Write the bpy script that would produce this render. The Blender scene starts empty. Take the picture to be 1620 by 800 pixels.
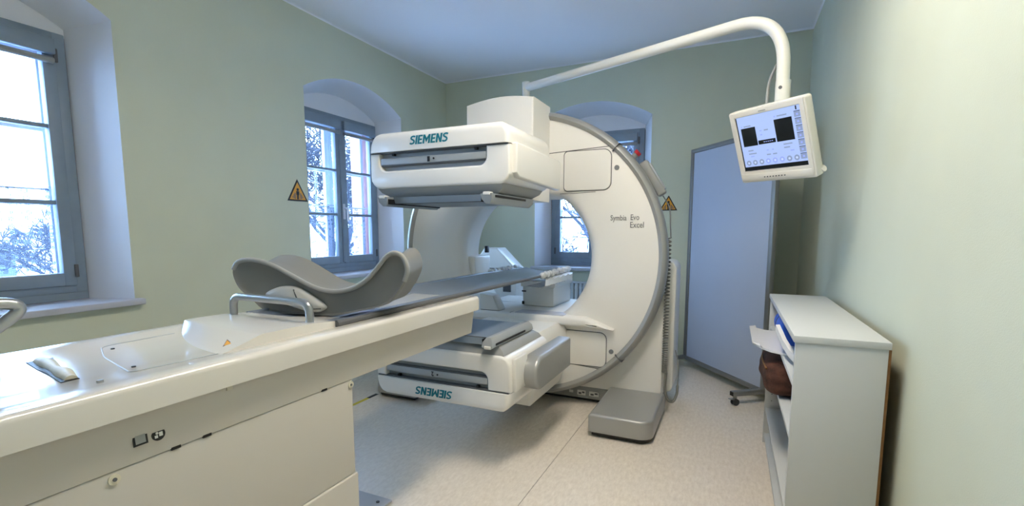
import bpy, bmesh, math, random
from mathutils import Vector, Matrix
random.seed(7)
PI = math.pi
S = bpy.context.scene
C = S.collection

# ------------------------------------------------------------------ camera
CAMZ = 1.25
cam_d = bpy.data.cameras.new('camera')
cam = bpy.data.objects.new('camera', cam_d); C.objects.link(cam)
cam_d.sensor_fit = 'HORIZONTAL'; cam_d.sensor_width = 36.0
cam_d.lens = 760.0 / 1620.0 * 36.0
cam_d.shift_y = 50.0 / 1620.0
cam_d.clip_start = 0.02; cam_d.clip_end = 300
cam.location = (0, 0, CAMZ)
cam.rotation_euler = (math.radians(90 - 6.33), 0, math.radians(24.6))
S.camera = cam

# ------------------------------------------------------------------ sky and exposure
SKY = 21.0
LAMP = 34.0
w = bpy.data.worlds.new('overcast_sky'); S.world = w; w.use_nodes = True
bg = w.node_tree.nodes['Background']
bg.inputs[0].default_value = (0.44, 0.68, 1.06, 1); bg.inputs[1].default_value = SKY
S.view_settings.view_transform = 'Standard'
S.view_settings.look = 'None'
S.view_settings.exposure = 0.22
S.view_settings.gamma = 1.0
S.view_settings.use_curve_mapping = False

# ------------------------------------------------------------------ room numbers
XL, XR, YB, YF, ZC = -3.05, 0.53, 4.85, -2.3, 2.93
SILL = 0.875
WIN = [('L', 0.955), ('L', 3.415), ('B', -1.352), ('L', -1.505)]  # last window is unseen, added behind the camera for more daylight
def portal(kind, c):
    d = bpy.data.lights.new('window_portal', 'AREA'); d.shape = 'RECTANGLE'; d.size = 1.0; d.size_y = 1.4
    d.cycles.is_portal = True
    o = bpy.data.objects.new('window_portal', d); C.objects.link(o)
    if kind == 'L':
        o.location = (XL - 0.56, c, 1.6); o.rotation_euler = (PI/2, 0, -PI/2)
    else:
        o.location = (c, YB + 0.56, 1.6); o.rotation_euler = (-PI/2, 0, 0)
    if kind == 'L': o.rotation_euler = Matrix(((0,0,-1),(1,0,0),(0,-1,0))).to_euler()   # -Z looks to +X
for k, c in WIN: portal(k, c)

# ------------------------------------------------------------------ materials
MATS = {}
def srgb(r, g, b):
    f = lambda v: (v/255/12.92) if v <= 10 else ((v/255 + .055)/1.055)**2.4
    return (f(r), f(g), f(b), 1)
def mat(name, col, rough=.5, metal=0, bump=0, bscale=200, var=0, vscale=4, coat=0, spec=.5):
    m = bpy.data.materials.new(name); m.use_nodes = True; MATS[name] = m
    nt = m.node_tree; b = nt.nodes['Principled BSDF']
    b.inputs['Base Color'].default_value = col
    b.inputs['Roughness'].default_value = rough; b.inputs['Metallic'].default_value = metal
    b.inputs['Specular IOR Level'].default_value = spec
    b.inputs['Coat Weight'].default_value = coat
    tc = nt.nodes.new('ShaderNodeTexCoord')
    if bump:
        n = nt.nodes.new('ShaderNodeTexNoise'); n.inputs['Scale'].default_value = bscale; n.inputs['Detail'].default_value = 3
        nt.links.new(tc.outputs['Object'], n.inputs['Vector'])
        bp = nt.nodes.new('ShaderNodeBump'); bp.inputs['Strength'].default_value = bump; bp.inputs['Distance'].default_value = .002
        nt.links.new(n.outputs['Fac'], bp.inputs['Height']); nt.links.new(bp.outputs[0], b.inputs['Normal'])
    if var:
        n = nt.nodes.new('ShaderNodeTexNoise'); n.inputs['Scale'].default_value = vscale; n.inputs['Detail'].default_value = 6
        nt.links.new(tc.outputs['Object'], n.inputs['Vector'])
        r = nt.nodes.new('ShaderNodeValToRGB')
        r.color_ramp.elements[0].position = .3; r.color_ramp.elements[1].position = .7
        r.color_ramp.elements[0].color = tuple(c*(1-var) for c in col[:3]) + (1,)
        r.color_ramp.elements[1].color = tuple(min(1, c*(1+var)) for c in col[:3]) + (1,)
        nt.links.new(n.outputs['Fac'], r.inputs[0]); nt.links.new(r.outputs[0], b.inputs['Base Color'])
    return m
def emit(name, col, s):
    m = bpy.data.materials.new(name); m.use_nodes = True; MATS[name] = m
    nt = m.node_tree; b = nt.nodes['Principled BSDF']
    b.inputs['Base Color'].default_value = (col[0]*.2, col[1]*.2, col[2]*.2, 1); b.inputs['Roughness'].default_value = .25
    b.inputs['Emission Color'].default_value = col; b.inputs['Emission Strength'].default_value = s
    return m
mat('wall_paint', srgb(207, 211, 189), .75, bump=.25, bscale=260, var=.02, vscale=3, spec=.3)
mat('ceiling_paint', srgb(243, 244, 247), .85, bump=.15, bscale=220, spec=.2)
mat('plaster_white', srgb(226, 228, 232), .8, bump=.3, bscale=180, spec=.2)
mat('frame_paint', srgb(128, 144, 158), .42, bump=.05, bscale=60, var=.04, vscale=12)
mat('frame_white', srgb(218, 222, 228), .45)
mat('sill_paint', srgb(186, 188, 196), .38, var=.03, vscale=9)
mat('outer_reveal', srgb(178, 138, 140), .8, bump=.4, bscale=60, var=.1, vscale=5)
mat('machine_white', srgb(235, 233, 227), .32, var=.01, vscale=2, coat=.25)
mat('table_white', srgb(214, 211, 203), .16, var=.01, vscale=2, coat=.4)
mat('table_matte', srgb(194, 190, 181), .45, var=.01, vscale=3)
mat('machine_matte', srgb(234, 232, 226), .5, var=.012, vscale=3)
mat('silver_paint', srgb(166, 167, 165), .34, metal=.35, bump=.04, bscale=500)
mat('grey_plastic', srgb(150, 152, 150), .45)
mat('cord_grey', srgb(118, 118, 114), .5)
mat('dark_grey', srgb(86, 88, 90), .5)
mat('black', srgb(18, 18, 20), .5)
mat('collimator', srgb(128, 142, 156), .4, metal=.2)
mat('strip_grey', srgb(160, 166, 170), .42)
mat('teal_ink', srgb(0, 116, 132), .5)
mat('grey_ink', srgb(120, 122, 124), .5)
mat('pallet', srgb(104, 114, 126), .38, coat=.3, var=.03, vscale=20)
mat('saddle', srgb(120, 121, 119), .6, bump=.1, bscale=700)
mat('saddle_rim', srgb(154, 155, 152), .5)
mat('saddle_pale', srgb(176, 177, 173), .5)
mat('chrome', srgb(170, 172, 172), .28, metal=.85)
mat('monitor_white', srgb(226, 223, 214), .4)
mat('tube_white', srgb(226, 226, 218), .34, coat=.2)
mat('screen_black', srgb(14, 18, 22), .3)
mat('cabinet_white', srgb(196, 199, 197), .45, bump=.06, bscale=300)
mat('cabinet_brown', srgb(120, 82, 40), .7)
mat('tray_white', srgb(226, 226, 224), .35)
mat('blue_foam', srgb(18, 80, 190), .55)
mat('brown_fur', srgb(74, 42, 28), .85, bump=1.0, bscale=120, var=.5, vscale=22)
mat('board_panel', srgb(178, 188, 206), .35, var=.015, vscale=2)
mat('alu', srgb(140, 140, 138), .4, metal=.6)
mat('rubber', srgb(60, 62, 64), .6)
mat('sign_yellow', srgb(226, 160, 40), .5)
mat('tape_yellow', srgb(220, 200, 60), .6)
mat('red_plastic', srgb(190, 20, 40), .4)
mat('radiator_white', srgb(214, 218, 222), .4)
mat('label_white', srgb(225, 225, 220), .5)
mat('roller_cream', srgb(205, 200, 180), .5, var=.12, vscale=30)
mat('snow', srgb(214, 224, 240), .8, bump=.4, bscale=4)
mat('house_wall', srgb(196, 188, 176), .8, var=.05)
mat('house_glass', srgb(60, 74, 92), .2)
emit('screen_blue', (.42, .55, .95, 1), .80)
emit('ui_pale', (.55, .66, 1.0, 1), .85)
emit('ui_mid', (.33, .42, .88, 1), .8)
emit('ui_grey', (.30, .38, .60, 1), .7)
emit('lamp_diffuser', (1.0, .91, .79, 1), LAMP)

def glass_mat():
    m = bpy.data.materials.new('window_glass'); m.use_nodes = True; MATS['window_glass'] = m
    nt = m.node_tree; nt.nodes.clear()
    o = nt.nodes.new('ShaderNodeOutputMaterial'); mx = nt.nodes.new('ShaderNodeMixShader')
    t = nt.nodes.new('ShaderNodeBsdfTransparent'); g = nt.nodes.new('ShaderNodeBsdfGlossy'); g.inputs['Roughness'].default_value = .03
    t.inputs[0].default_value = (.97, .98, .985, 1)
    lw = nt.nodes.new('ShaderNodeLayerWeight'); lw.inputs['Blend'].default_value = .5
    pw = nt.nodes.new('ShaderNodeMath'); pw.operation = 'POWER'; pw.inputs[1].default_value = 5
    f = nt.nodes.new('ShaderNodeMath'); f.operation = 'MULTIPLY_ADD'; f.inputs[1].default_value = .7; f.inputs[2].default_value = .025
    nt.links.new(lw.outputs['Facing'], pw.inputs[0]); nt.links.new(pw.outputs[0], f.inputs[0])
    nt.links.new(f.outputs[0], mx.inputs[0]); nt.links.new(t.outputs[0], mx.inputs[1]); nt.links.new(g.outputs[0], mx.inputs[2])
    nt.links.new(mx.outputs[0], o.inputs[0])
glass_mat()
def film_mat():
    m = bpy.data.materials.new('clear_film'); m.use_nodes = True; MATS['clear_film'] = m
    nt = m.node_tree; b = nt.nodes['Principled BSDF']
    b.inputs['Base Color'].default_value = (.93, .95, .97, 1); b.inputs['Roughness'].default_value = .22
    b.inputs['Transmission Weight'].default_value = .35; b.inputs['IOR'].default_value = 1.25
film_mat()
def lace_mat():
    m = bpy.data.materials.new('lace'); m.use_nodes = True; MATS['lace'] = m
    nt = m.node_tree; nt.nodes.clear(); N = nt.nodes.new; L = nt.links.new
    o = N('ShaderNodeOutputMaterial'); mx = N('ShaderNodeMixShader'); t = N('ShaderNodeBsdfTransparent')
    d = N('ShaderNodeBsdfDiffuse'); d.inputs[0].default_value = (.11, .135, .19, 1)  # white threads coloured dark to paint in their backlit shade
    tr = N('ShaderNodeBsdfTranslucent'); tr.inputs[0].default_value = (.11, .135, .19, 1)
    m2 = N('ShaderNodeMixShader'); m2.inputs[0].default_value = .5
    tc = N('ShaderNodeTexCoord'); sep = N('ShaderNodeSeparateXYZ'); L(tc.outputs['Object'], sep.inputs[0])
    def math_(op, a, b=None):
        n = N('ShaderNodeMath'); n.operation = op
        if isinstance(a, (int, float)): n.inputs[0].default_value = a
        else: L(a, n.inputs[0])
        if b is not None:
            if isinstance(b, (int, float)): n.inputs[1].default_value = b
            else: L(b, n.inputs[1])
        return n.outputs[0]
    sx = math_('GREATER_THAN', math_('SINE', math_('MULTIPLY', sep.outputs['X'], 900.0)), .25)
    sz = math_('GREATER_THAN', math_('SINE', math_('MULTIPLY', sep.outputs['Z'], 900.0)), .25)
    net = math_('MAXIMUM', sx, sz)
    v = N('ShaderNodeTexVoronoi'); v.inputs['Scale'].default_value = 26; v.inputs['Randomness'].default_value = .35
    L(tc.outputs['Object'], v.inputs['Vector'])
    ring = math_('MULTIPLY', math_('LESS_THAN', v.outputs['Distance'], .42), math_('GREATER_THAN', v.outputs['Distance'], .22))
    fac = math_('ADD', math_('MULTIPLY', net, .38), math_('MULTIPLY', ring, .5))
    L(math_('MINIMUM', math_('ADD', fac, .12), .95), mx.inputs[0])
    L(d.outputs[0], m2.inputs[1]); L(tr.outputs[0], m2.inputs[2])
    L(t.outputs[0], mx.inputs[1]); L(m2.outputs[0], mx.inputs[2]); L(mx.outputs[0], o.inputs[0])
lace_mat()
def bark_mat():
    m = mat('snowy_bark', srgb(70, 72, 82), .9)
    nt = m.node_tree; N = nt.nodes.new; L = nt.links.new; b = nt.nodes['Principled BSDF']
    g = N('ShaderNodeNewGeometry'); sep = N('ShaderNodeSeparateXYZ'); L(g.outputs['Normal'], sep.inputs[0])
    r = N('ShaderNodeValToRGB'); r.color_ramp.elements[0].position = .62; r.color_ramp.elements[1].position = .85
    r.color_ramp.elements[0].color = srgb(30, 34, 46); r.color_ramp.elements[1].color = srgb(225, 232, 245)
    L(sep.outputs['Z'], r.inputs[0]); L(r.outputs[0], b.inputs['Base Color'])
bark_mat()
def floor_mat():
    m = mat('linoleum', srgb(204, 194, 180), .34, spec=.45)
    nt = m.node_tree; N = nt.nodes.new; L = nt.links.new; b = nt.nodes['Principled BSDF']
    tc = N('ShaderNodeTexCoord'); mp = N('ShaderNodeMapping'); mp.inputs['Scale'].default_value = (1, .35, 1)
    L(tc.outputs['Object'], mp.inputs[0])
    n = N('ShaderNodeTexNoise'); n.inputs['Scale'].default_value = 60; n.inputs['Detail'].default_value = 8; n.inputs['Roughness'].default_value = .7
    L(mp.outputs[0], n.inputs['Vector'])
    r = N('ShaderNodeValToRGB'); e = r.color_ramp.elements
    e[0].position = .28; e[0].color = srgb(208, 196, 180); e[1].position = .62; e[1].color = srgb(230, 220, 206)
    e2 = e.new(.78); e2.color = srgb(238, 231, 220)
    L(n.outputs['Fac'], r.inputs[0]); L(r.outputs[0], b.inputs['Base Color'])
floor_mat()

# ------------------------------------------------------------------ mesh helpers
def finish(name, bm, m, parent=None, smooth=35, normals=True):
    if normals: bmesh.ops.recalc_face_normals(bm, faces=bm.faces[:])
    me = bpy.data.meshes.new(name); bm.to_mesh(me); bm.free()
    if m: me.materials.append(MATS[m])
    if smooth:
        me.polygons.foreach_set('use_smooth', [True]*len(me.polygons))
        me.set_sharp_from_angle(angle=math.radians(smooth))
    o = bpy.data.objects.new(name, me); C.objects.link(o)
    if parent is not None: attach(o, parent)
    return o
def attach(o, parent):
    o.parent = parent
    if 'built_in_world' in WORLD_ROOTS.get(parent.name, ''):
        o.matrix_parent_inverse = Matrix.Translation(-Vector(WORLD_LOC[parent.name]))
        WORLD_ROOTS[o.name] = ''
WORLD_ROOTS = {}; WORLD_LOC = {}
def thing(name, label, cat, loc=(0,0,0), rotz=0, group=None, world=True):
    """An Empty at the thing's base. world=True: its parts are modelled in room coordinates."""
    o = bpy.data.objects.new(name, None); C.objects.link(o)
    o.empty_display_size = .1
    o.location = loc; o.rotation_euler = (0, 0, rotz)
    tag(o, label, cat, group)
    WORLD_ROOTS[o.name] = 'built_in_world' if world else ''
    WORLD_LOC[o.name] = loc
    return o
def tag(o, label, cat, group=None):
    o['label'] = label; o['category'] = cat
    if group: o['group'] = group
    return o
def struct(name, bm, m, parent=None, smooth=0):
    o = finish(name, bm, m, parent, smooth)
    if parent is None: o['kind'] = 'structure'
    return o
def box(bm, x0, x1, y0, y1, z0, z1, bevel=0, seg=2):
    r = bmesh.ops.create_cube(bm, size=1)
    vs = r['verts']
    for v in vs:
        v.co = Vector((x0 + (v.co.x+.5)*(x1-x0), y0 + (v.co.y+.5)*(y1-y0), z0 + (v.co.z+.5)*(z1-z0)))
    if bevel:
        es = list({e for v in vs for e in v.link_edges})
        bmesh.ops.bevel(bm, geom=es, offset=bevel, segments=seg, profile=.5, affect='EDGES')
    return bm
def B(): return bmesh.new()
def bx(name, m, parent, x0, x1, y0, y1, z0, z1, bevel=0, seg=2):
    return finish(name, box(B(), x0, x1, y0, y1, z0, z1, bevel, seg), m, parent)
def quad(bm, a, b, c, d):
    return bm.faces.new([bm.verts.new(p) for p in (a, b, c, d)])
def prism(bm, pts, a0, a1, axis='y', bev0=0, bev1=0, seg=3):
    f = {'y': lambda p, a: (p[0], a, p[1]), 'x': lambda p, a: (a, p[0], p[1]), 'z': lambda p, a: (p[0], p[1], a)}[axis]
    A = [bm.verts.new(f(p, a0)) for p in pts]; D = [bm.verts.new(f(p, a1)) for p in pts]
    f0 = bm.faces.new(A); f1 = bm.faces.new(D[::-1]); n = len(pts)
    for i in range(n):
        bm.faces.new((A[i], D[i], D[(i+1) % n], A[(i+1) % n]))
    bmesh.ops.recalc_face_normals(bm, faces=bm.faces[:])
    if bev0: bmesh.ops.bevel(bm, geom=list(f0.edges), offset=bev0, segments=seg, profile=.5, affect='EDGES')
    if bev1: bmesh.ops.bevel(bm, geom=list(f1.edges), offset=bev1, segments=seg, profile=.5, affect='EDGES')
    return bm
def rrect(x0, x1, z0, z1, r, seg=6):
    """rounded rectangle; r may be a number or (bl, br, tr, tl)"""
    if not isinstance(r, (tuple, list)): r = (r,)*4
    out = []
    for (cx, cz, a0, q) in ((x0, z0, PI, r[0]), (x1, z0, 1.5*PI, r[1]), (x1, z1, 0, r[2]), (x0, z1, .5*PI, r[3])):
        sx = 1 if cx == x0 else -1; sz = 1 if cz == z0 else -1
        if q <= 0: out.append((cx, cz)); continue
        for k in range(seg+1):
            a = a0 + k*PI/2/seg
            out.append((cx + sx*q + q*math.cos(a), cz + sz*q + q*math.sin(a)))
    return out
def loft(bm, loops, close=True, cap0=False, cap1=False):
    R = [[bm.verts.new(p) for p in lp] for lp in loops]
    n = len(R[0])
    for a, b in zip(R[:-1], R[1:]):
        for i in range(n if close else n-1):
            bm.faces.new((a[i], a[(i+1) % n], b[(i+1) % n], b[i]))
    if cap0: bm.faces.new(R[0])
    if cap1: bm.faces.new(R[-1][::-1])
    return bm
def tube(bm, path, r, seg=12, cap=True):
    P = [Vector(p) for p in path]; n = len(P)
    rad = r if isinstance(r, (list, tuple)) else [r]*n
    T = [(P[min(i+1, n-1)] - P[max(i-1, 0)]).normalized() for i in range(n)]
    up = Vector((0, 0, 1)) if abs(T[0].z) < .9 else Vector((1, 0, 0))
    N = (up - T[0]*up.dot(T[0])).normalized(); loops = []
    for i in range(n):
        N = (N - T[i]*N.dot(T[i]))
        N = N.normalized() if N.length > 1e-6 else T[i].orthogonal().normalized()
        Bn = T[i].cross(N)
        loops.append([P[i] + (N*math.cos(2*PI*k/seg) + Bn*math.sin(2*PI*k/seg))*rad[i] for k in range(seg)])
    return loft(bm, loops, True, cap, cap)
def fillet(pts, r, seg=8):
    """polyline with rounded corners"""
    P = [Vector(p) for p in pts]; out = [P[0]]
    for a, b, c in zip(P[:-2], P[1:-1], P[2:]):
        u = (a-b); v = (c-b); d = min(r, u.length*.49, v.length*.49)
        p0 = b + u.normalized()*d; p1 = b + v.normalized()*d
        for k in range(seg+1):
            t = k/seg; out.append(p0*(1-t)**2 + b*2*t*(1-t) + p1*t*t)
    out.append(P[-1]); return out
def spline(pts, n=8, closed=False):
    P = [Vector(p) for p in pts]; out = []; m = len(P)
    rng = range(m) if closed else range(m-1)
    for i in rng:
        p0 = P[(i-1) % m] if closed or i > 0 else P[i]; p1 = P[i]; p2 = P[(i+1) % m]
        p3 = P[(i+2) % m] if closed or i+2 < m else p2
        for k in range(n):
            t = k/n
            out.append(.5*((2*p1) + (p2-p0)*t + (2*p0-5*p1+4*p2-p3)*t*t + (3*p1-p0-3*p2+p3)*t**3))
    if not closed: out.append(P[-1])
    return out
def disc(bm, c, r, axis, t, seg=16):
    """short cylinder centred at c, along axis, thickness t"""
    a = Vector(axis).normalized()
    return tube(bm, [Vector(c) - a*t/2, Vector(c) + a*t/2], r, seg)
def text_bm(s, width, height, bold=0.0, shear=0.0, depth=.002):
    """letters as geometry in the local XZ plane, centred, facing -Y"""
    cu = bpy.data.curves.new('t', 'FONT'); cu.body = s; cu.size = 1; cu.shear = shear; cu.offset = bold
    cu.resolution_u = 3; cu.extrude = .01
    o = bpy.data.objects.new('t', cu); C.objects.link(o)
    dg = bpy.context.evaluated_depsgraph_get(); me = bpy.data.meshes.new_from_object(o.evaluated_get(dg))
    bm = B(); bm.from_mesh(me); bpy.data.objects.remove(o); bpy.data.curves.remove(cu); bpy.data.meshes.remove(me)
    xs = [v.co.x for v in bm.verts]; ys = [v.co.y for v in bm.verts]
    x0, x1, y0, y1 = min(xs), max(xs), min(ys), max(ys)
    for v in bm.verts:
        v.co = Vector(((v.co.x-(x0+x1)/2)/(x1-x0)*width, -v.co.z/.01*depth/2, (v.co.y-(y0+y1)/2)/(y1-y0)*height))
    return bm
def block_letters(s, width, height, weight, shear, depth):
    """heavy slanted capitals built from strokes, local XZ plane, centred, facing -Y"""
    w = weight*.9; bm = B(); x = 0; adv = {'S': .72, 'I': .30, 'E': .66, 'M': 1.02, 'N': .82}
    def poly(p):
        A = [(a[0] + shear*a[1], a[1]) for a in p]; polys.append(A)
    polys = []
    for ch in s:
        L = adv[ch]-.10; h = w*.78
        if ch == 'I': poly([(x, 0), (x+w, 0), (x+w, 1), (x, 1)])
        if ch == 'E':
            poly([(x, 0), (x+w, 0), (x+w, 1), (x, 1)])
            for z in (0, .5-h/2, 1-h): poly([(x+w, z), (x+L*(.94 if 0 < z < .6 else 1), z), (x+L*(.94 if 0 < z < .6 else 1), z+h), (x+w, z+h)])
        if ch == 'M':
            poly([(x, 0), (x+w, 0), (x+w, 1), (x, 1)]); poly([(x+L-w, 0), (x+L, 0), (x+L, 1), (x+L-w, 1)])
            c = x+L/2; poly([(x+w, 1), (x+w, .62), (c, .12), (c, .58)]); poly([(x+L-w, 1), (c, .58), (c, .12), (x+L-w, .62)])
        if ch == 'N':
            poly([(x, 0), (x+w, 0), (x+w, 1), (x, 1)]); poly([(x+L-w, 0), (x+L, 0), (x+L, 1), (x+L-w, 1)])
            poly([(x+w, 1), (x+w, .60), (x+L-w, 0), (x+L-w, .40)])
        if ch == 'S':
            cl = [(L*.97, .83), (L*.80, .90), (L*.50, .91), (L*.22, .84), (L*.16, .72), (L*.28, .61), (L*.55, .52), (L*.80, .42), (L*.87, .28), (L*.78, .16), (L*.48, .09), (L*.20, .10), (L*.02, .18)]
            pts = spline([(a, 0, b) for a, b in cl], 3); up = []; dn = []
            for i, p in enumerate(pts):
                t = (pts[min(i+1, len(pts)-1)] - pts[max(i-1, 0)]).normalized(); hw = h*.52
                up.append((x+p.x-t.z*hw, min(1, max(0, p.z+t.x*hw)))); dn.append((x+p.x+t.z*hw, min(1, max(0, p.z-t.x*hw))))
            for i in range(len(up)-1): poly([up[i], up[i+1], dn[i+1], dn[i]])
        x += adv[ch]
    tot = x - .10 + shear
    for p in polys:
        A = [bm.verts.new(((a[0]/tot-.5)*width, -depth/2, (a[1]-.5)*height)) for a in p]; D = [bm.verts.new((v.co.x, depth/2, v.co.z)) for v in A]
        bm.faces.new(A); bm.faces.new(D[::-1])
        for i in range(len(A)): bm.faces.new((A[i], D[i], D[(i+1) % len(A)], A[(i+1) % len(A)]))
    return bm
def xform(bm, M):
    bmesh.ops.transform(bm, matrix=M, verts=bm.verts[:]); return bm
T = Matrix.Translation
def RZ(a): return Matrix.Rotation(a, 4, 'Z')
def RX(a): return Matrix.Rotation(a, 4, 'X')
def RY(a): return Matrix.Rotation(a, 4, 'Y')

# ------------------------------------------------------------------ the room
def arch_z(u, half=.6, spring=2.36, rise=.175):
    R = (half*half + rise*rise)/(2*rise)
    return spring + math.sqrt(max(0, R*R - u*u)) - (R - rise)
def wall_with_windows(name, f, u0, u1, centres):
    bm = B(); H = .6; N = 28
    def q(a, b, za0, zb0, za1, zb1):
        quad(bm, f(a, 0, za0), f(b, 0, zb0), f(b, 0, zb1), f(a, 0, za1))
    u = u0
    for c in centres:
        q(u, c-H, 0, 0, ZC, ZC)
        q(c-H, c+H, 0, 0, SILL, SILL)
        for k in range(N):
            a = -H + 2*H*k/N; b = -H + 2*H*(k+1)/N
            q(c+a, c+b, arch_z(a), arch_z(b), ZC, ZC)
        u = c+H
    q(u, u1, 0, 0, ZC, ZC)
    bmesh.ops.remove_doubles(bm, verts=bm.verts[:], dist=1e-5)
    o = struct(name, bm, 'wall_paint')
    for c in centres:                      # plastered splayed reveals and the flat field above each frame
        bm = B(); D = .25; h2 = .50
        outer = [(-H, SILL)] + [(-H + 2*H*k/N, arch_z(-H + 2*H*k/N)) for k in range(N+1)] + [(H, SILL)]
        inner = [(-h2, SILL)] + [(-h2 + 2*h2*k/N, arch_z(-h2 + 2*h2*k/N, h2, 2.315, .14)) for k in range(N+1)] + [(h2, SILL)]
        loft(bm, [[f(c+p[0], 0, p[1]) for p in outer], [f(c+(p[0]+r[0])/2, D/2, (p[1]+r[1])/2) for p, r in zip(outer, inner)], [f(c+p[0], D, p[1]) for p in inner]], close=False)
        top = [bm.verts.new(f(c+p[0], D, p[1])) for p in inner[1:-1]] + [bm.verts.new(f(c+h2, D, 2.27)), bm.verts.new(f(c-h2, D, 2.27))]
        bm.faces.new(top)
        r = struct('window_reveal', bm, 'plaster_white', o, smooth=40)
        bm = B()
        ring = lambda h, d, z0, z1: [f(c-h, d, z0), f(c+h, d, z0), f(c+h, d, z1), f(c-h, d, z1)]
        loft(bm, [ring(.50, .25, .86, 2.29), ring(.485, .38, .90, 2.26), ring(.475, .42, .93, 2.24), ring(.475, .55, .93, 2.24), ring(1.5, .55, -1.0, 4.0)])
        struct('outer_reveal', bm, 'outer_reveal', o)
    return o
wall_with_windows('wall_left', lambda u, d, z: (XL-d, u, z), YF, YB, [-1.505, .955, 3.415])  # first opening belongs to the added, unseen window
wall_with_windows('wall_back', lambda u, d, z: (u, YB+d, z), XL, XR, [-1.352])
bm = B(); quad(bm, (XR, YF, 0), (XR, YB, 0), (XR, YB, ZC), (XR, YF, ZC)); struct('wall_right', bm, 'wall_paint')
bm = B(); quad(bm, (XL, YF, 0), (XR, YF, 0), (XR, YF, ZC), (XL, YF, ZC)); struct('wall_front', bm, 'wall_paint')
# ceiling with a soft cove along the walls
bm = B(); rc = .015
loops = []
for k in range(5):
    a = k/4*PI/2; ins = rc*(1-math.cos(a)); dz = rc*(1-math.sin(a))
    loops.append([(XL+ins, YF+ins, ZC-dz), (XR-ins, YF+ins, ZC-dz), (XR-ins, YB-ins, ZC-dz), (XL+ins, YB-ins, ZC-dz)])
loft(bm, loops, True, False, True)
struct('ceiling', bm, 'ceiling_paint', smooth=60)
# floor: screed with welded linoleum sheets laid on it
bm = B(); quad(bm, (XL, YF, -.004), (XR, YF, -.004), (XR, YB, -.004), (XL, YB, -.004))
fl = struct('floor', bm, 'grey_ink')
for a, b in ((XL, -2.842), (-2.839, -.8415), (-.8385, XR)):
    struct('linoleum_sheet', box(B(), a, b, YF, YB, -.0035, 0, 0), 'linoleum', fl)

# ------------------------------------------------------------------ windows (local: x along the wall, y outwards, z up)
def window(n, loc, rotz):
    r = bpy.data.objects.new('window_%d' % n, None); C.objects.link(r); r['kind'] = 'structure'
    r.location = loc; r.rotation_euler = (0, 0, rotz); WORLD_ROOTS[r.name] = ''
    hw, z0, z1 = .495, .915, 2.285
    bm = B()
    y0, y1 = .235, .30
    box(bm, -hw, -hw+.055, y0, y1, z0, z1, .006); box(bm, hw-.055, hw, y0, y1, z0, z1, .006)
    box(bm, -hw+.05, hw-.05, y0, y1, z0, z0+.05, .006); box(bm, -hw+.05, hw-.05, y0, y1, z1-.05, z1, .006)
    finish('frame', bm, 'frame_paint', r)
    bx('sill_fillet', 'frame_paint', r, -hw, hw, .24, .30, .876, .916)
    for s in (-1, 1):
        xa, xb = sorted((s*(hw-.05), s*.006))
        bm = B(); c0, c1 = z0+.04, z1-.04; st = .058; ya, yb = .222, .272
        box(bm, xa, xa+st, ya, yb, c0, c1, .007); box(bm, xb-st, xb, ya, yb, c0, c1, .007)
        box(bm, xa+st-.004, xb-st+.004, ya, yb, c0, c0+.07, .007); box(bm, xa+st-.004, xb-st+.004, ya, yb, c1-.07, c1, .007)
        cs = finish('casement', bm, 'frame_paint', r)
        zs = [c0+.07, 1.402, 1.797, c1-.07]
        for z in zs[1:3]:
            bx('muntin', 'frame_paint', cs, xa+st-.003, xb-st+.003, ya+.008, yb-.006, z-.011, z+.011, .004)
        for a, b in zip(zs[:-1], zs[1:]):
            bx('pane', 'window_glass', cs, xa+st-.003, xb-st+.003, ya+.024, ya+.027, a, b)
        bl = bx('blind_cassette', 'frame_paint', r, xa+.012, xb-.012, .185, .221, c1-.085, c1-.005, .008)
        bm = B(); tube(bm, [(xa+.02, .203, c1-.115), (xb-.02, .203, c1-.115)], .016, 14)
        finish('blind_roll', bm, 'grey_plastic', r)
        # outer casement of the box window, white
        bm = B(); h2 = .46; ya, yb = .375, .41; xa2, xb2 = sorted((s*h2, s*.004)); st = .04
        box(bm, xa2, xa2+st, ya, yb, .95, 2.22, .005); box(bm, xb2-st, xb2, ya, yb, .95, 2.22, .005)
        box(bm, xa2+st-.003, xb2-st+.003, ya, yb, .95, 1.0, .005); box(bm, xa2+st-.003, xb2-st+.003, ya, yb, 2.17, 2.22, .005)
        for z in (1.402, 1.797): box(bm, xa2+st-.003, xb2-st+.003, ya+.006, yb-.006, z-.009, z+.009, .003)
        oc = finish('outer_casement', bm, 'frame_white', r)
        bx('pane', 'window_glass', oc, xa2+st-.003, xb2-st+.003, ya+.015, ya+.018, 1.0, 2.17)
        # hinge caps and corner stays
        for z in (1.0, 2.13):
            bx('hinge', 'dark_grey', r, s*(hw-.052)-.009, s*(hw-.052)+.009, .214, .235, z, z+.07, .004)
    # closing strip over the meeting stiles, handle
    bx('meeting_bead', 'frame_paint', r, -.022, .022, .212, .224, z0+.05, z1-.05, .005)
    bm = B(); box(bm, -.014, .014, .204, .212, 1.36, 1.50, .004)
    h = finish('handle_plate', bm, 'frame_white', r)
    bm = B(); tube(bm, fillet([(0, .205, 1.46), (0, .165, 1.46), (0, .162, 1.34)], .02), .009, 10)
    finish('handle', bm, 'frame_white', h)
    return r
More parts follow.
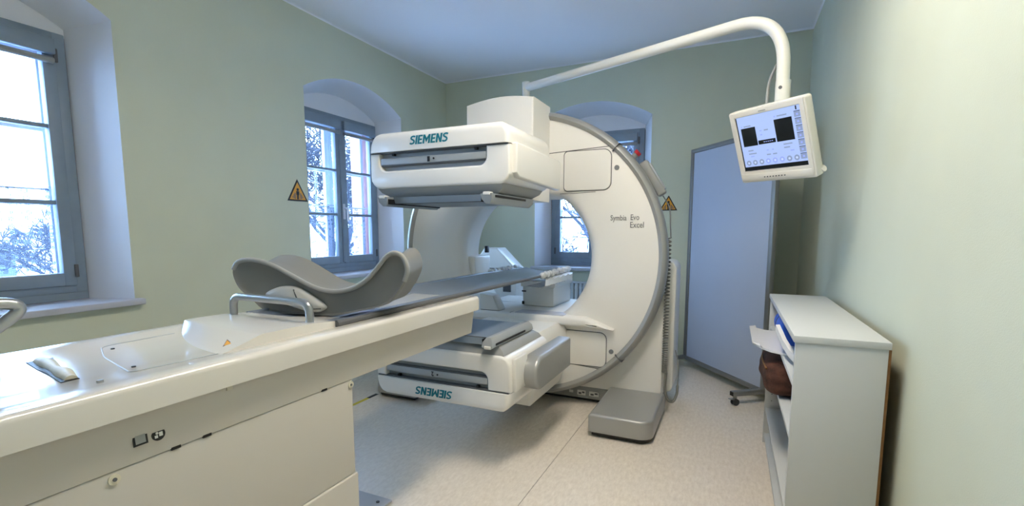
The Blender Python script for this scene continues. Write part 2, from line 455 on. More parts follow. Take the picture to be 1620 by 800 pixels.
for i, (k, c) in enumerate(WIN):
    if k == 'L': loc, rz = (XL, c, 0), PI/2
    else: loc, rz = (c, YB, 0), 0
    window(i+1, loc, rz)
    # sill board
    bm = B(); prism(bm, rrect(-.63, .63, -.052, .245, .006), SILL-.033, SILL, 'z', .004, .006)
    sl = finish('trim_%d' % (i+1), bm, 'sill_paint'); sl['kind'] = 'structure'; sl.location = loc; sl.rotation_euler = (0, 0, rz)
    # lace cafe curtain hung between the inner and the outer casements
    place = ('beside the foot end of the patient table', 'beside the warning triangle on the left wall', 'behind the scanner bore', 'added unseen behind the camera for daylight')[i]
    cr = thing('lace_curtain', 'white lace half curtain inside the window ' + place, 'curtain', loc, rz, world=False)
    bm = B(); NX = 90; top = []; bot = []
    for q in range(NX+1):
        x = -.43 + .86*q/NX; y = .335 + .008*math.sin(x*46+i)+.004*math.sin(x*91)
        top.append((x, y, 1.488 + .007*abs(math.sin(x*70)))); bot.append((x, y*.98+.006, .985 + .006*math.sin(x*60)))
    loft(bm, [top, [((a[0]+b[0])/2, (a[1]+b[1])/2, (a[2]+b[2])/2) for a, b in zip(top, bot)], bot], close=False)
    finish('lace', bm, 'lace', cr, 60)
    bm = B(); tube(bm, [(-.45, .335, 1.475), (.45, .335, 1.475)], .005, 8); finish('curtain_rod', bm, 'frame_white', cr)

# ------------------------------------------------------------------ ceiling lamp (the room's own light)
def ceiling_lamp(x, y, label, m):
    lt = thing('ceiling_lamp', label, 'lamp', (x, y, ZC))
    bx('lamp_body', 'machine_white', lt, x-.18, x+.18, y-.68, y+.68, ZC-.085, ZC-.001, .01)
    bx('diffuser', m, lt, x-.16, x+.16, y-.66, y+.66, ZC-.092, ZC-.086)
    for k in range(3): bx('louvre', 'machine_white', lt, x-.083+.08*k, x-.077+.08*k, y-.66, y+.66, ZC-.11, ZC-.0925)
ceiling_lamp(-.38, 1.5, 'long white louvred ceiling lamp above the patient table', 'lamp_diffuser')

# ------------------------------------------------------------------ the scanner
AX, AZ, RY0 = -1.39, 1.07, 3.20           # rotation axis and front plane of the ring
sc = thing('gamma_camera_scanner', 'white and silver ring gamma camera with two detector heads and silver feet', 'scanner', (AX, 3.5, 0))
NR = 160
def rb(t, r=.50, flat=.415):
    s = abs(math.sin(t)); 
    return min(r, flat/s) if s > 1e-6 else r
def loop(fr, y):
    return [(AX + fr(2*PI*k/NR)*math.cos(2*PI*k/NR), y, AZ + fr(2*PI*k/NR)*math.sin(2*PI*k/NR)) for k in range(NR)]
RO = .985
loops = [loop(lambda t: rb(t), RY0+.27)]
for k in range(7):
    a = k/6*PI/2
    loops.append(loop(lambda t, a=a: rb(t) + .085*(1-math.cos(a)), RY0 + .085*(1-math.sin(a)) + .004))
loops += [loop(lambda t: .70, RY0), loop(lambda t: RO-.03, RY0), loop(lambda t: RO-.022, RY0+.004), loop(lambda t: RO-.02, RY0+.26), loop(lambda t: .9, RY0+.27)]
bm = B(); loft(bm, loops + [loops[0]])
bmesh.ops.remove_doubles(bm, verts=bm.verts[:], dist=1e-5)
ring = finish('ring_cover', bm, 'machine_matte', sc, 30)
prof = [(RO-.028, .012), (RO-.016, -.012), (RO, -.020), (RO+.018, -.012), (RO+.030, .012), (RO+.034, .05), (RO+.022, .085), (RO-.015, .09)]
bm = B(); loft(bm, [loop(lambda t, r=r: r, RY0+d) for r, d in prof]); finish('ring_trim', bm, 'silver_paint', sc, 50)
for ang in (47, -43, 133, 227):           # joints of the silver trim
    a = math.radians(ang); c = (AX+(RO+.003)*math.cos(a), RY0+.028, AZ+(RO+.003)*math.sin(a))
    bm = B(); box(bm, -.034, .034, -.0505, .0505, -.0018, .0018); xform(bm, T(c) @ RY(-a)); finish('trim_joint', bm, 'dark_grey', sc)
# panels, seams and screws on the ring face
def plate(name, x0, x1, z0, z1, r, y=RY0, t=.007, m='machine_matte', parent=None, bev=.004):
    bm = B(); prism(bm, rrect(x0, x1, z0, z1, r), y-t, y+.004, 'y', bev, 0); return finish(name, bm, m, parent or sc)
def seam(pts, r=.0022, parent=None):
    bm = B(); tube(bm, pts, r, 6); return finish('seam', bm, 'dark_grey', parent or sc)
plate('seam', -1.076, -.744, 1.519, 1.791, (.03, .055, .055, .03), t=.0015, m='dark_grey', bev=.0005)
plate('access_panel', -1.071, -.749, 1.524, 1.786, (.028, .05, .05, .028))
plate('seam', -1.076, -.752, .313, .562, (.03, .05, .05, .03), t=.0015, m='dark_grey', bev=.0005)
plate('access_panel', -1.071, -.757, .318, .557, (.028, .045, .045, .028))
seam([(-1.2, RY0-.001, 1.783), (-.742, RY0-.001, 1.806), (-.72, RY0-.001, 1.795)])
seam([(-1.2, RY0-.001, .330), (-.75, RY0-.001, .300), (-.70, RY0-.001, .37)])
seam([(-1.1, RY0-.001, 1.505), (-.85, RY0-.001, 1.512)], .0015)
for z, x in ((1.664, -.711), (.434, -.72)):
    bm = B(); disc(bm, (x, RY0-.002, z), .016, (0, 1, 0), .006, 20); finish('screw_cap', bm, 'grey_ink', sc)
bm = text_bm('Symbia', .105, .047, .002, 0, .002); xform(bm, T((-.692, RY0-.0022, 1.333))); finish('lettering', bm, 'cord_grey', ring)
bm = text_bm('Evo', .055, .036, .004, 0, .002); xform(bm, T((-.585, RY0-.0022, 1.341))); finish('lettering', bm, 'grey_ink', ring)
bm = text_bm('Excel', .088, .038, .004, 0, .002); xform(bm, T((-.571, RY0-.0022, 1.292))); finish('lettering', bm, 'grey_ink', ring)
# bore floor: shelf that closes the bottom of the tunnel
bm = B(); prism(bm, [(-1.96, .60), (-.90, .60), (-.70, .592), (-.80, .632), (-.90, .664), (-1.86, .664)], RY0-.075, RY0+.80, 'y', .022, .01, 4)
bf = finish('bore_floor', bm, 'machine_matte', sc)
for y in (3.30, 3.42, 3.62): seam([(-1.84, y, .6645), (-.92, y, .6555)], .002, sc)
seam([(-1.45, 3.13, .6645), (-1.45, 3.42, .6555)], .002, sc)
bx('floor_panel', 'sill_paint', sc, -1.42, -1.05, 3.145, 3.29, .662, .667, .002)
bx('floor_panel', 'label_white', sc, -1.06, -.98, 3.47, 3.60, .662, .667, .002)
# left inner block, black sensor
bm = B(); prism(bm, rrect(-1.895, -1.83, .70, 1.055, .012), RY0+.10, RY0+.36, 'y', .012, .012); finish('inner_block', bm, 'machine_white', sc)
bx('sensor', 'black', sc, -1.862, -1.838, 3.52, 3.56, 1.075, 1.13, .004)
# stationary body, rear housing, base strip
def u_shape(x0, x1, z0, z1, rn, zn, r):
    c = rrect(x0, x1, z0, z1, r); half = len(c)//2
    n = 20; a0 = math.asin((z1-AZ)/rn); a1 = -math.asin((AZ-zn)/rn)
    arc_r = [(AX + rn*math.cos(a0+(a1-a0)*k/n), AZ + rn*math.sin(a0+(a1-a0)*k/n)) for k in range(n+1)]
    arc_l = [(2*AX-x, z) for x, z in arc_r[::-1]]
    bl_br_tr = c[:-len([p for p in c[half+1:] if p[0] < AX])]
    tl = c[len(bl_br_tr):]
    return bl_br_tr + arc_r + arc_l + tl
bm = B(); prism(bm, u_shape(-2.40, -.40, .115, 1.0, .57, .59, (.0, .0, .03, .03)), 3.335, 3.62, 'y', .008, .008); body = finish('body', bm, 'machine_white', sc)
bm = B(); prism(bm, u_shape(-2.44, -.345, .10, 1.045, .62, .585, (.05, .05, .06, .06)), 3.50, 3.80, 'y', .010, .010, 4); finish('rear_housing', bm, 'machine_white', sc)
bm = B(); box(bm, -2.36, -.42, 3.345, 3.80, .025, .118, .006); bs = finish('base_strip', bm, 'grey_plastic', sc)
bx('plinth', 'black', sc, -2.3, -.5, 3.38, 3.76, .0, .028)  # black block paints the shaded gap below the base strip
for i, (x, wd, z, h, m) in enumerate(((-1.045, .03, .068, .02, 'label_white'), (-.966, .062, .066, .036, 'label_white'), (-.955, .075, .036, .012, 'strip_grey'), (-.872, .072, .066, .034, 'label_white'))):
    l = bx('label', m, bs, x-wd/2, x+wd/2, 3.3425, 3.3452, z-h/2, z+h/2)
    if i in (1, 3):
        bx('print', 'dark_grey', bs, x-wd*.35, x-wd*.02, 3.3415, 3.3426, z-h*.3, z+h*.05)
        bx('print', 'dark_grey', bs, x+wd*.08, x+wd*.38, 3.3415, 3.3426, z-h*.05, z+h*.28)
def foot(x0, x1, y0, y1, h, rr, flip=1):
    bm = B(); prism(bm, rrect(x0, x1, y0, y1, rr, 8), .035, h, 'z', .0, .018, 4)
    f = finish('foot', bm, 'silver_paint', sc, 40)
    bm = B(); prism(bm, rrect(x0+.02, x1-.02, y0+.02, y1, tuple(max(0, q-.02) for q in rr), 8), .012, .034, 'z'); finish('foot_gap_shade', bm, 'black', f)  # black filler paints the shade between foot and floor
    bm = B(); disc(bm, ((x0+.07), y0+.08, .008), .045, (0, 0, 1), .016, 24); finish('foot_pad', bm, 'grey_plastic', f)
    return f
foot(-.755, -.375, 2.76, 3.34, .145, (.015, .085, 0, 0))
foot(-2.45, -2.06, 2.80, 3.34, .145, (.085, .015, 0, 0))

# detector heads: p = +1 above the axis, -1 below. Local x across, y away from the camera, q outward from the axis
def head(p, name):
    K = .942; CX, CZ, CY = -1.404, 1.052, 2.12
    hd = thing(name, '', '', (CX, CY, CZ), world=True)
    del hd['label']; del hd['category']
    hd.parent = sc; hd.matrix_parent_inverse = Matrix.Translation(-Vector(sc.location))
    G = lambda x, y, q: (CX + x*K, CY + y*K, CZ + p*q*K)
    def pr(nm, pts, y0, y1, m, b0=0, b1=0, seg=4, sm=35):
        bm = B(); prism(bm, [(CX+a*K, CZ+p*b*K) for a, b in pts], CY+y0*K, CY+y1*K, 'y', b0, b1, seg); return finish(nm, bm, m, hd, sm)
    def hb(nm, m, x0, x1, y0, y1, q0, q1, bev=0):
        za, zb = sorted((CZ+p*q0*K, CZ+p*q1*K)); return bx(nm, m, hd, CX+x0*K, CX+x1*K, CY+y0*K, CY+y1*K, za, zb, bev)
    # outer cover with big rounded shoulders
    def cover(ins): return [(a*(1-ins/.447*.6), min(b, .768-ins*.9) if b > .7 else b) for a, b in rrect(-.447, .447, .657, .768, (0, 0, .072, .10), 9)]
    bm = B(); lps = []
    for y, ins in ((.575, .012), (.57, .003), (.56, 0), (.035, 0), (.018, .003), (.004, .010), (-.005, .020), (-.010, .032), (-.012, .045)):
        lps.append([G(a, y, b) for a, b in cover(ins)])
    loft(bm, lps, True, True, True); finish('outer_cover', bm, 'machine_white', hd, 50)
    pr('seam', rrect(-.436, .436, .649, .659, 0), .004, .57, 'dark_grey')
    # front bezel with the notch for the bumper strip
    nl, nr, nb, rr = -.378, .312, .553, .045
    arc = lambda cx, cz, a0, a1, r: [(cx + r*math.cos(math.radians(a0+(a1-a0)*k/6)), cz + r*math.sin(math.radians(a0+(a1-a0)*k/6))) for k in range(7)]
    pts = [(-.447, .651), (nl, .651)] + arc(nl+rr, nb+rr, 180, 270, rr) + arc(nr-rr, nb+rr, 270, 360, rr) + [(nr, .651), (.447, .651)]
    pts += arc(.447-.06, .455+.06, 0, -90, .06)[0:7] + arc(-.447+.07, .455+.07, -90, -180, .07)
    pr('front_bezel', pts, 0, .04, 'machine_white', .012, 0, 3)
    body_pts = [(-.447, .651), (.447, .651)] + arc(.447-.06, .455+.06, 0, -90, .06) + arc(-.447+.07, .455+.07, -90, -180, .07)
    pr('head_body', body_pts, .0405, .60, 'machine_white', 0, .02)
    hb('recess_lining', 'strip_grey', nl-.004, nr+.004, .036, .0402, nb, .651)
    st = hb('bumper_strip', 'strip_grey', nl+.003, nr-.003, .006, .036, .586, .623, .004)
    hb('groove_line', 'dark_grey', nl+.003, nr-.003, .012, .036, .578, .586)
    for x in (-.29, .245): hb('clip', 'black', x-.008, x+.008, .012, .03, .636, .650)
    bm = text_bm('1' if p > 0 else '2', .014, .026, .02); 
    xform(bm, T(G(-.045, .004, .604)) @ (Matrix.Identity(4) if p > 0 else RY(PI))); finish('lettering', bm, 'black', hd)
    bm = B(); disc(bm, G(-.012, .005, .606), .005, (0, 1, 0), .004, 10); finish('marker_dot', bm, 'black', hd)
    bm = block_letters('SIEMENS', .236, .044, .24, .17, .002)
    xform(bm, T(G(-.03, -.0128, .708)) @ (Matrix.Identity(4) if p > 0 else RY(PI))); finish('logo_lettering', bm, 'teal_ink', hd)
    # collimator tray
    bm = B()
    R0 = lambda hx, y0, y1, q: [G(-hx, y0, q), G(hx, y0, q), G(hx, y1, q), G(-hx, y1, q)]
    loft(bm, [R0(.405, .015, .575, .4565), R0(.39, .03, .56, .432), R0(.345, .06, .53, .405)], True, True, True); finish('collimator_skirt', bm, 'grey_plastic', hd)
    bm = B(); loft(bm, [R0(.345, .02, .53, .4045), R0(.33, .03, .52, .37)], True, True, True); finish('collimator', bm, 'collimator', hd)
    for s in (-1, 1):
        bm = B(); xa, xb = sorted((s*.365, s*.30))
        loft(bm, [[G(xa, -.04, .404), G(xb, -.04, .404), G(xb, .53, .404), G(xa, .53, .404)], [G(xa+.004, -.035, .375), G(xb-.004, -.035, .375), G(xb-.008, .53, .375), G(xa+.008, .53, .375)], [G(xa+.02, -.02, .352), G(xb-.02, -.02, .352), G(xb-.02, .50, .352), G(xa+.02, .50, .352)]], True, True, True)
        finish('collimator_rail', bm, 'strip_grey', hd)
        hb('rail_slot', 'black', s*.366-.001, s*.366+.001, .0, .40, .385, .397)
        hb('rail_slot', 'black', s*.299-.001, s*.299+.001, -.03, .50, .362, .392)
        hb('latch', 'label_white', s*.335-.02, s*.335+.02, -.045, .0, .395, .412, .004)
    hb('seam', 'dark_grey', -.29, .29, .035, .039, .366, .3705)
    if p > 0:
        bm = B(); prism(bm, [(CY+.035*K, CZ+.655*K), (CY+.05*K, CZ+.663*K), (CY+.70*K, CZ+.652*K), (CY+.722*K, CZ+.635*K), (CY+.722*K, CZ+.475*K), (CY+.70*K, CZ+.468*K), (CY+.07*K, CZ+.487*K), (CY+.035*K, CZ+.51*K)], CX+.44*K, CX+.472*K, 'x', 0, .008)
        finish('side_panel', bm, 'machine_white', hd)
        bm = B(); prism(bm, [(CY+.035*K, CZ+.655*K), (CY+.722*K, CZ+.652*K), (CY+.722*K, CZ+.475*K), (CY+.035*K, CZ+.50*K)], CX-.472*K, CX-.44*K, 'x', .008, 0)
        finish('side_panel', bm, 'machine_white', hd)
        # arm box carrying the upper head
        xa, xb = -1.665, -1.18
        crown = [(xa + (xb-xa)*k/12, 2.085 + .028*math.sin(PI*k/12) + .008*k/12) for k in range(13)]
        bm = B(); prism(bm, [(xb, 1.45), (xa, 1.45)] + crown, 2.90, 3.205, 'y', .012, 0); finish('arm_box', bm, 'machine_matte', hd)
        bx('arm', 'machine_matte', hd, xa+.03, xb-.02, CY+.56*K, 2.91, 1.52, 1.74, .008)
    else:
        hb('side_panel', 'machine_white', .44, .468, .035, .20, .47, .655, .008)
        hb('side_panel', 'machine_white', -.468, -.44, .035, .70, .48, .655, .008)
        bm = B(); zc = CZ-.586*K; r = .098*K; y0 = CY+.14*K; y1 = CY+.76*K
        pts = [(y0+r + r*math.cos(a), zc + r*math.sin(a)) for a in [math.radians(90+180*k/14) for k in range(15)]] + [(y1, zc-r), (y1, zc+r)]
        prism(bm, pts, CX+.455*K, CX+.545*K, 'x', 0, .02, 5); finish('arm_pod', bm, 'silver_paint', hd, 40)
        bm = B(); prism(bm, [(-1.62, .62), (-1.08, .62), (-1.04, .56), (-1.04, .32), (-1.09, .18), (-1.62, .18)], CY+.5, 3.205, 'y', .03, 0); finish('arm_box', bm, 'machine_matte', hd)
    return hd
head(1, 'detector_head'); head(-1, 'detector_head')

# handset cradle on the ring edge, emergency button, coiled cord
a0 = math.radians(35)
def on_ring(a, r, y): return Vector((AX + r*math.cos(a), y, AZ + r*math.sin(a)))
hs = thing('hand_controller', 'grey hand controller with coiled cord hanging on the scanner ring edge', 'remote', on_ring(a0, 1.05, 3.36))
bm = B(); box(bm, -.03, .03, -.035, .035, -.13, .13, .014, 3); xform(bm, T(on_ring(math.radians(31), 1.033, 3.37)) @ RY(-math.radians(31))); finish('handset_body', bm, 'grey_plastic', hs)
bm = B(); box(bm, -.008, .006, -.028, .028, -.11, .09, .004); xform(bm, T(on_ring(math.radians(31.3), 1.066, 3.37)) @ RY(-math.radians(31))); finish('keypad', bm, 'strip_grey', hs)
path = []
x0, y0, zt, zb = -.383, 3.318, 1.21, .30
bm = B()
tube(bm, spline([on_ring(math.radians(23.5), 1.04, 3.37), (-.388, 3.34, 1.40), (-.375, 3.31, 1.28), (x0+.012, y0, zt)], 6), .004, 8)
NT = 46
for k in range(NT*10+1):
    t = k/(NT*10); pitch = t**1.25
    z = zt - (zt-zb)*(.35*t + .65*(1-(1-t)**1.6)); an = 2*PI*NT*t
    path.append((x0 + .0005*t + .014*math.cos(an), y0 + .014*math.sin(an), z))
tube(bm, path, .005, 6)
tube(bm, spline([(x0+.011, y0, zb), (-.372, 3.30, .18), (-.350, 3.305, .115), (-.318, 3.32, .105), (-.300, 3.34, .15), (-.298, 3.36, .20), (-.300, 3.40, .33), (-.330, 3.48, .42)], 8), [.009]*41 + [.004]*16, 8)
finish('coiled_cord', bm, 'cord_grey', hs)
eb = thing('emergency_button', 'red emergency stop button on the scanner ring edge', 'button', on_ring(math.radians(43), 1.02, 3.38))
M = T(on_ring(math.radians(42), 1.0, 3.36)) @ RY(PI/2 - math.radians(42))
bm = B(); disc(bm, (0, 0, 0.015), .02, (0, 0, 1), .05, 20); xform(bm, M); finish('button_base', bm, 'grey_plastic', eb)
bm = B(); disc(bm, (0, 0, 0.052), .024, (0, 0, 1), .022, 20); xform(bm, M); finish('button_cap', bm, 'red_plastic', eb)

# ------------------------------------------------------------------ monitor boom and monitor
bo = thing('monitor_boom', 'white tubular boom arm rising from the scanner and carrying the monitor', 'boom', (-1.485, 3.5, 1.7))
bm = B(); tube(bm, [(-1.485, 3.5, 1.60), (-1.485, 3.5, 2.375)], .03, 20); finish('post', bm, 'tube_white', bo)
pend = Vector((.185, 2.72, 1.86))
p1 = [(-1.470, 3.495, 2.335), (.135, 2.742, 2.270), pend + Vector((0, 0, .22)), pend + Vector((0, 0, .10))]
p1 = [(-1.470, 3.495, 2.335), (.178, 2.725, 2.285), (.185, 2.72, 1.80)]
bm = B(); tube(bm, fillet(p1, .24, 16), .029, 20); finish('boom_tube', bm, 'tube_white', bo)
bm = B(); tube(bm, [(.185, 2.72, 1.965), (.185, 2.72, 1.74)], .033, 20); slv = finish('sleeve', bm, 'tube_white', bo)
bm = B(); disc(bm, (.172, 2.69, 1.93), .008, (.4, 1, 0), .006, 12); finish('bolt', bm, 'dark_grey', slv)
bm = B(); tube(bm, spline([(.155, 2.745, 2.05), (.128, 2.765, 1.98), (.122, 2.765, 1.88), (.135, 2.76, 1.80)], 6), .007, 8); finish('cable', bm, 'grey_plastic', bo)
mo = bpy.data.objects.new('monitor', None); C.objects.link(mo); WORLD_ROOTS['monitor'] = ''
tag(mo, 'white flat monitor showing a blue screen with two black squares', 'monitor')
mo.matrix_world = T((.141, 2.688, 1.670)) @ RZ(-.756) @ RX(.368) @ RY(.027)
mo.empty_display_size = .1
mw, mh = .40, .352
bm = B(); prism(bm, rrect(-mw/2-.008, mw/2+.008, -mh/2-.008, mh/2+.008, .014), .004, .055, 'y', .004, .012); finish('housing', bm, 'monitor_white', mo)
bm = B(); prism(bm, rrect(-.15, .15, -.12, .13, .03), .056, .085, 'y', 0, .012); finish('rear_bulge', bm, 'monitor_white', mo)
bm = B(); tube(bm, [(mw/2-.05, .05, -mh/2-.005), (mw/2+.01, .05, -mh/2+.02)], .016, 12); finish('side_knob', bm, 'monitor_white', mo)
sx0, sx1, sz0, sz1 = -.172, .176, -.122, .152
bm = B(); bz = [(-mw/2, -mh/2), (mw/2, -mh/2), (mw/2, mh/2), (-mw/2, mh/2)]; iz = [(sx0-.004, sz0-.004), (sx1+.004, sz0-.004), (sx1+.004, sz1+.004), (sx0-.004, sz1+.004)]
loft(bm, [[(x, .006, z) for x, z in bz], [(x, 0, z) for x, z in bz], [(x, 0, z) for x, z in iz], [(x, .006, z) for x, z in iz]]); bzl = finish('bezel', bm, 'monitor_white', mo, 20)
bx('button_strip', 'monitor_white', mo, -mw/2+.004, mw/2-.004, -.0035, .001, -mh/2+.004, sz0-.018, .0015)
for k in range(8): 
    bm = B(); disc(bm, (-.058+.016*k, -.0045, -.158), .0032, (0, 1, 0), .003, 10); finish('key', bm, 'dark_grey', mo)
bx('badge', 'grey_plastic', mo, -.03, .01, -.001, .001, .161, .166)
scr = bx('screen', 'screen_blue', mo, sx0, sx1, .003, .006, sz0, sz1)
def ui(name, m, x0, x1, z0, z1, y=.0022): return bx(name, m, scr, x0, x1, y, .0031, z0, z1)
ui('image_view', 'screen_black', -.150, -.067, .003, .095); ui('image_view', 'screen_black', .040, .132, .003, .108)
ui('status_bar', 'screen_black', -.062, .033, .004, .024); ui('task_bar', 'screen_black', sx0, sx1, sz0, sz0+.020)
ui('side_line', 'screen_black', sx0, sx0+.006, sz0, sz1)
for k in range(5): ui('status_text', 'ui_mid', -.032+.011*k, -.025+.011*k, .012, .016, .0018)
for k in range(7):
    z = .128-.032*k
    ui('tab', 'ui_grey', .146, sx1-.001, z-.027, z-.004); ui('tab_gap', 'screen_black', .146, sx1, z-.003, z)
    ui('tab_icon', 'ui_mid', .156, .166, z-.020, z-.011, .0018)
ui('corner_icon', 'screen_black', .156, .162, .133, .150)
for k in range(8):
    bm = B(); disc(bm, (-.140+.038*k, .0027, -.082), .0135, (0, 1, 0), .001, 22); finish('round_button', bm, 'ui_mid' if k in (3, 4, 5) else 'ui_grey', scr)
    bm = B(); disc(bm, (-.140+.038*k, .0022, -.082), .0055, (0, 1, 0), .001, 12); finish('button_glyph', bm, 'ui_pale', scr)
for x, z, l in ((-.045, .070, .012), (-.045, .050, .012), (-.02, .070, .022), (-.025, -.028, .012), (.005, -.028, .010), (-.028, -.05, .022), (.006, -.05, .022), (-.13, -.02, .03), (-.13, -.036, .045), (-.12, -.05, .02), (.07, -.012, .045), (.07, -.028, .03), (.10, -.045, .02), (-.147, .103, .006), (.043, .122, .008), (-.13, .103, .04), (.06, .122, .05)):
    ui('screen_text', 'ui_grey' if l > .02 else 'ui_mid', x, x+l, z-.003, z+.003)

# ------------------------------------------------------------------ patient table
TX = -1.365
pt = thing('patient_table', 'long white patient table on a pedestal running into the scanner', 'examination table', (TX, .5, 0))
XA, XBr = -1.655, -1.073; YE = 1.985; YN = -.75
# upper shell with rounded rim (profile in XZ), lower skirt, end piece
zt = .947
q_ = .015
prof = [(XA, .883), (XA, zt-q_)] + [(XA+q_-q_*math.cos(a), zt-q_+q_*math.sin(a)) for a in [k/6*PI/2 for k in range(1, 7)]]
prof += [(XA+.062, zt), (XA+.078, zt-.006), (XBr-.078, zt-.006), (XBr-.062, zt)]
prof += [(XBr-q_+q_*math.sin(a), zt-q_+q_*math.cos(a)) for a in [k/6*PI/2 for k in range(0, 7)]] + [(XBr, .883)]
bm = B(); prism(bm, prof, YN, YE, 'y', .008, .02, 4); finish('top_shell', bm, 'table_white', pt)
bm = B(); prism(bm, [(XA+.02, .884), (XA+.035, .772), (XBr-.035, .772), (XBr-.02, .884)], YN+.02, YE-.022, 'y', .008, .008); sk = finish('skirt', bm, 'table_matte', pt)
# pedestal in telescoping sections
for i, (z0, z1, ins) in enumerate(((.452, .771, .036), (.20, .4515, .030), (.012, .1995, .024))):
    bm = B(); prism(bm, rrect(XA+ins, XBr-ins, .02, 1.175 + (.036-ins), .012), z0, z1, 'z', .004, .006); finish('pedestal_section', bm, 'table_matte', pt)
bx('pedestal_inset_box', 'machine_matte', pt, XA+.08, XBr-.09, -.55, .46, .012, .77, .01)  # narrower box at the near end of the pedestal
bx('base_plate', 'sill_paint', pt, XA-.10, -1.385, -.6, 1.685, .0, .012, .003)
for x, y in ((-1.43, 1.64), (-1.62, 1.64)):
    bm = B(); disc(bm, (x, y, .013), .008, (0, 0, 1), .006, 12); finish('bolt', bm, 'black', pt)
# screws under the skirt and small fittings
for y in (.50, 1.16):
    bm = B(); disc(bm, (XBr-.0355, y, .755), .011, (1, 0, 0), .006, 16); s_ = finish('screw_cap', bm, 'roller_cream', pt)
    bm = B(); disc(bm, (XBr-.032, y, .755), .004, (1, 0, 0), .003, 10); finish('screw', bm, 'dark_grey', s_)
for y in (.62, .69, 1.05): bx('clip', 'black', pt, XBr-.04, XBr-.0335, y-.01, y+.01, .768, .7745)
bx('clip', 'roller_cream', pt, XBr-.022, XBr-.0185, .735, .75, .868, .876)
# stickers on the skirt (skirt leans inward)
sl = math.atan2(.015, .112)
def on_skirt(y, z): return T((XBr-.02-(.884-z)*math.tan(sl)+.001, y, z)) @ RZ(PI/2) @ RX(-sl)
bm = B(); box(bm, -.0135, .0135, -.0007, .0007, -.0135, .0135); xform(bm, on_skirt(.548, .822)); stq = finish('square_sticker', bm, 'black', pt)
bm = B(); box(bm, -.0095, .0095, -.0012, 0, -.0095, .0095); xform(bm, on_skirt(.548, .822)); finish('sticker_field', bm, 'grey_plastic', stq)
bm = B(); disc(bm, (0, 0, 0), .0135, (0, 1, 0), .0014, 24); xform(bm, on_skirt(.583, .818)); str_ = finish('round_sticker', bm, 'black', pt)
bm = B(); disc(bm, (-.003, -.001, .003), .0028, (0, 1, 0), .001, 12); box(bm, -.008, -.002, -.0015, -.0007, -.007, -.001); box(bm, .001, .008, -.0015, -.0007, -.005, .004); xform(bm, on_skirt(.583, .818)); finish('pictogram', bm, 'label_white', str_)
# roller in its slot, inspection cover, lock
bm = B(); prism(bm, [(-1.502, .528), (-1.41, .512), (-1.32, .500), (-1.238, .484), (-1.238, .516), (-1.32, .531), (-1.41, .548), (-1.502, .578)], zt-.0055, zt-.004, 'z'); slot = finish('roller_slot', bm, 'black', pt)
bm = B(); tube(bm, [(-1.492, .549, zt-.008), (-1.43, .540, zt-.006), (-1.365, .528, zt-.008), (-1.30, .516, zt-.006), (-1.246, .505, zt-.008)], [.013, .0165, .012, .0165, .012], 16); finish('roller', bm, 'roller_cream', slot)
bm = B(); tube(bm, fillet([(-1.535, .88, zt-.006), (-1.53, .69, zt-.006), (-1.40, .635, zt-.006), (-1.20, .588, zt-.006), (-1.19, .60, zt-.006), (-1.17, .86, zt-.006)], .03), .0016, 6); finish('cover_seam', bm, 'strip_grey', pt)
for x, y in ((-1.475, .69), (-1.235, .615)):
    bm = B(); disc(bm, (x, y, zt-.0055), .0045, (0, 0, 1), .004, 12); finish('screw', bm, 'black', pt)
bm = B(); disc(bm, (-1.172, .521, zt-.004), .006, (0, 0, 1), .006, 14); finish('lock', bm, 'chrome', pt)
# raised cover with the curved front edge
N = 18; ftop = []; fbot = []
for k in range(N+1):
    t = k/N; x = -1.572 + .414*t
    yb = .925 - .155*t - .030*math.sin(PI*t)
    fbot.append((x, yb, zt-.006)); ftop.append((x, .930 - .055*t - .006*math.sin(PI*t) + .004, .969))
bm = B()
back_t = [(p[0], 1.155, .961) for p in ftop]; back_b = [(p[0], 1.155, zt-.006) for p in fbot]
mid_t = [(p[0], p[1]+.010, .9715) for p in ftop]; mid2 = [(p[0], 1.06, .970) for p in ftop]
lp = [fbot, ftop, mid_t, mid2, back_t, back_b]
loft(bm, lp, close=False)
for side in (0, -1): bm.faces.new([bm.verts.new(l[side]) for l in lp])
bmesh.ops.remove_doubles(bm, verts=bm.verts[:], dist=1e-5)
hump = finish('raised_cover', bm, 'table_white', pt, 50)
# small triangle sticker on the curved front
_n = Vector((0, -math.sin(.25), math.cos(.25))); _u = Vector((-.83, .56, .56*math.tan(.25))).normalized(); _x = (-_n).cross(_u).normalized()
MS = T((-1.215, .828, .9535)) @ Matrix((( _x.x, -_n.x, _u.x, 0), (_x.y, -_n.y, _u.y, 0), (_x.z, -_n.z, _u.z, 0), (0, 0, 0, 1))) @ Matrix.Diagonal((1, 1, 2.0, 1))
bm = B(); prism(bm, [(-.012, -.010), (.012, -.010), (0, .014)], -.0008, .0008, 'y'); xform(bm, MS); ts = finish('warning_sticker', bm, 'black', pt)
bm = B(); prism(bm, [(-.0085, -.008), (.0085, -.008), (0, .0095)], -.0016, 0, 'y'); xform(bm, MS); finish('sticker_field', bm, 'sign_yellow', ts)
# grab rail on the raised cover, second rail at the foot end
bm = B(); tube(bm, fillet([(-1.548, 1.085, .955), (-1.548, 1.085, 1.030), (-1.182, 1.075, 1.030), (-1.182, 1.075, .955)], .040, 10), .0125, 16); finish('grab_rail', bm, 'chrome', pt)
bm = B(); tube(bm, fillet([(-1.60, .15, .94), (-1.60, .15, 1.12), (-1.60, .585, 1.070), (-1.60, .40, .93)], .055, 10), .0145, 16); finish('grab_rail', bm, 'chrome', pt)
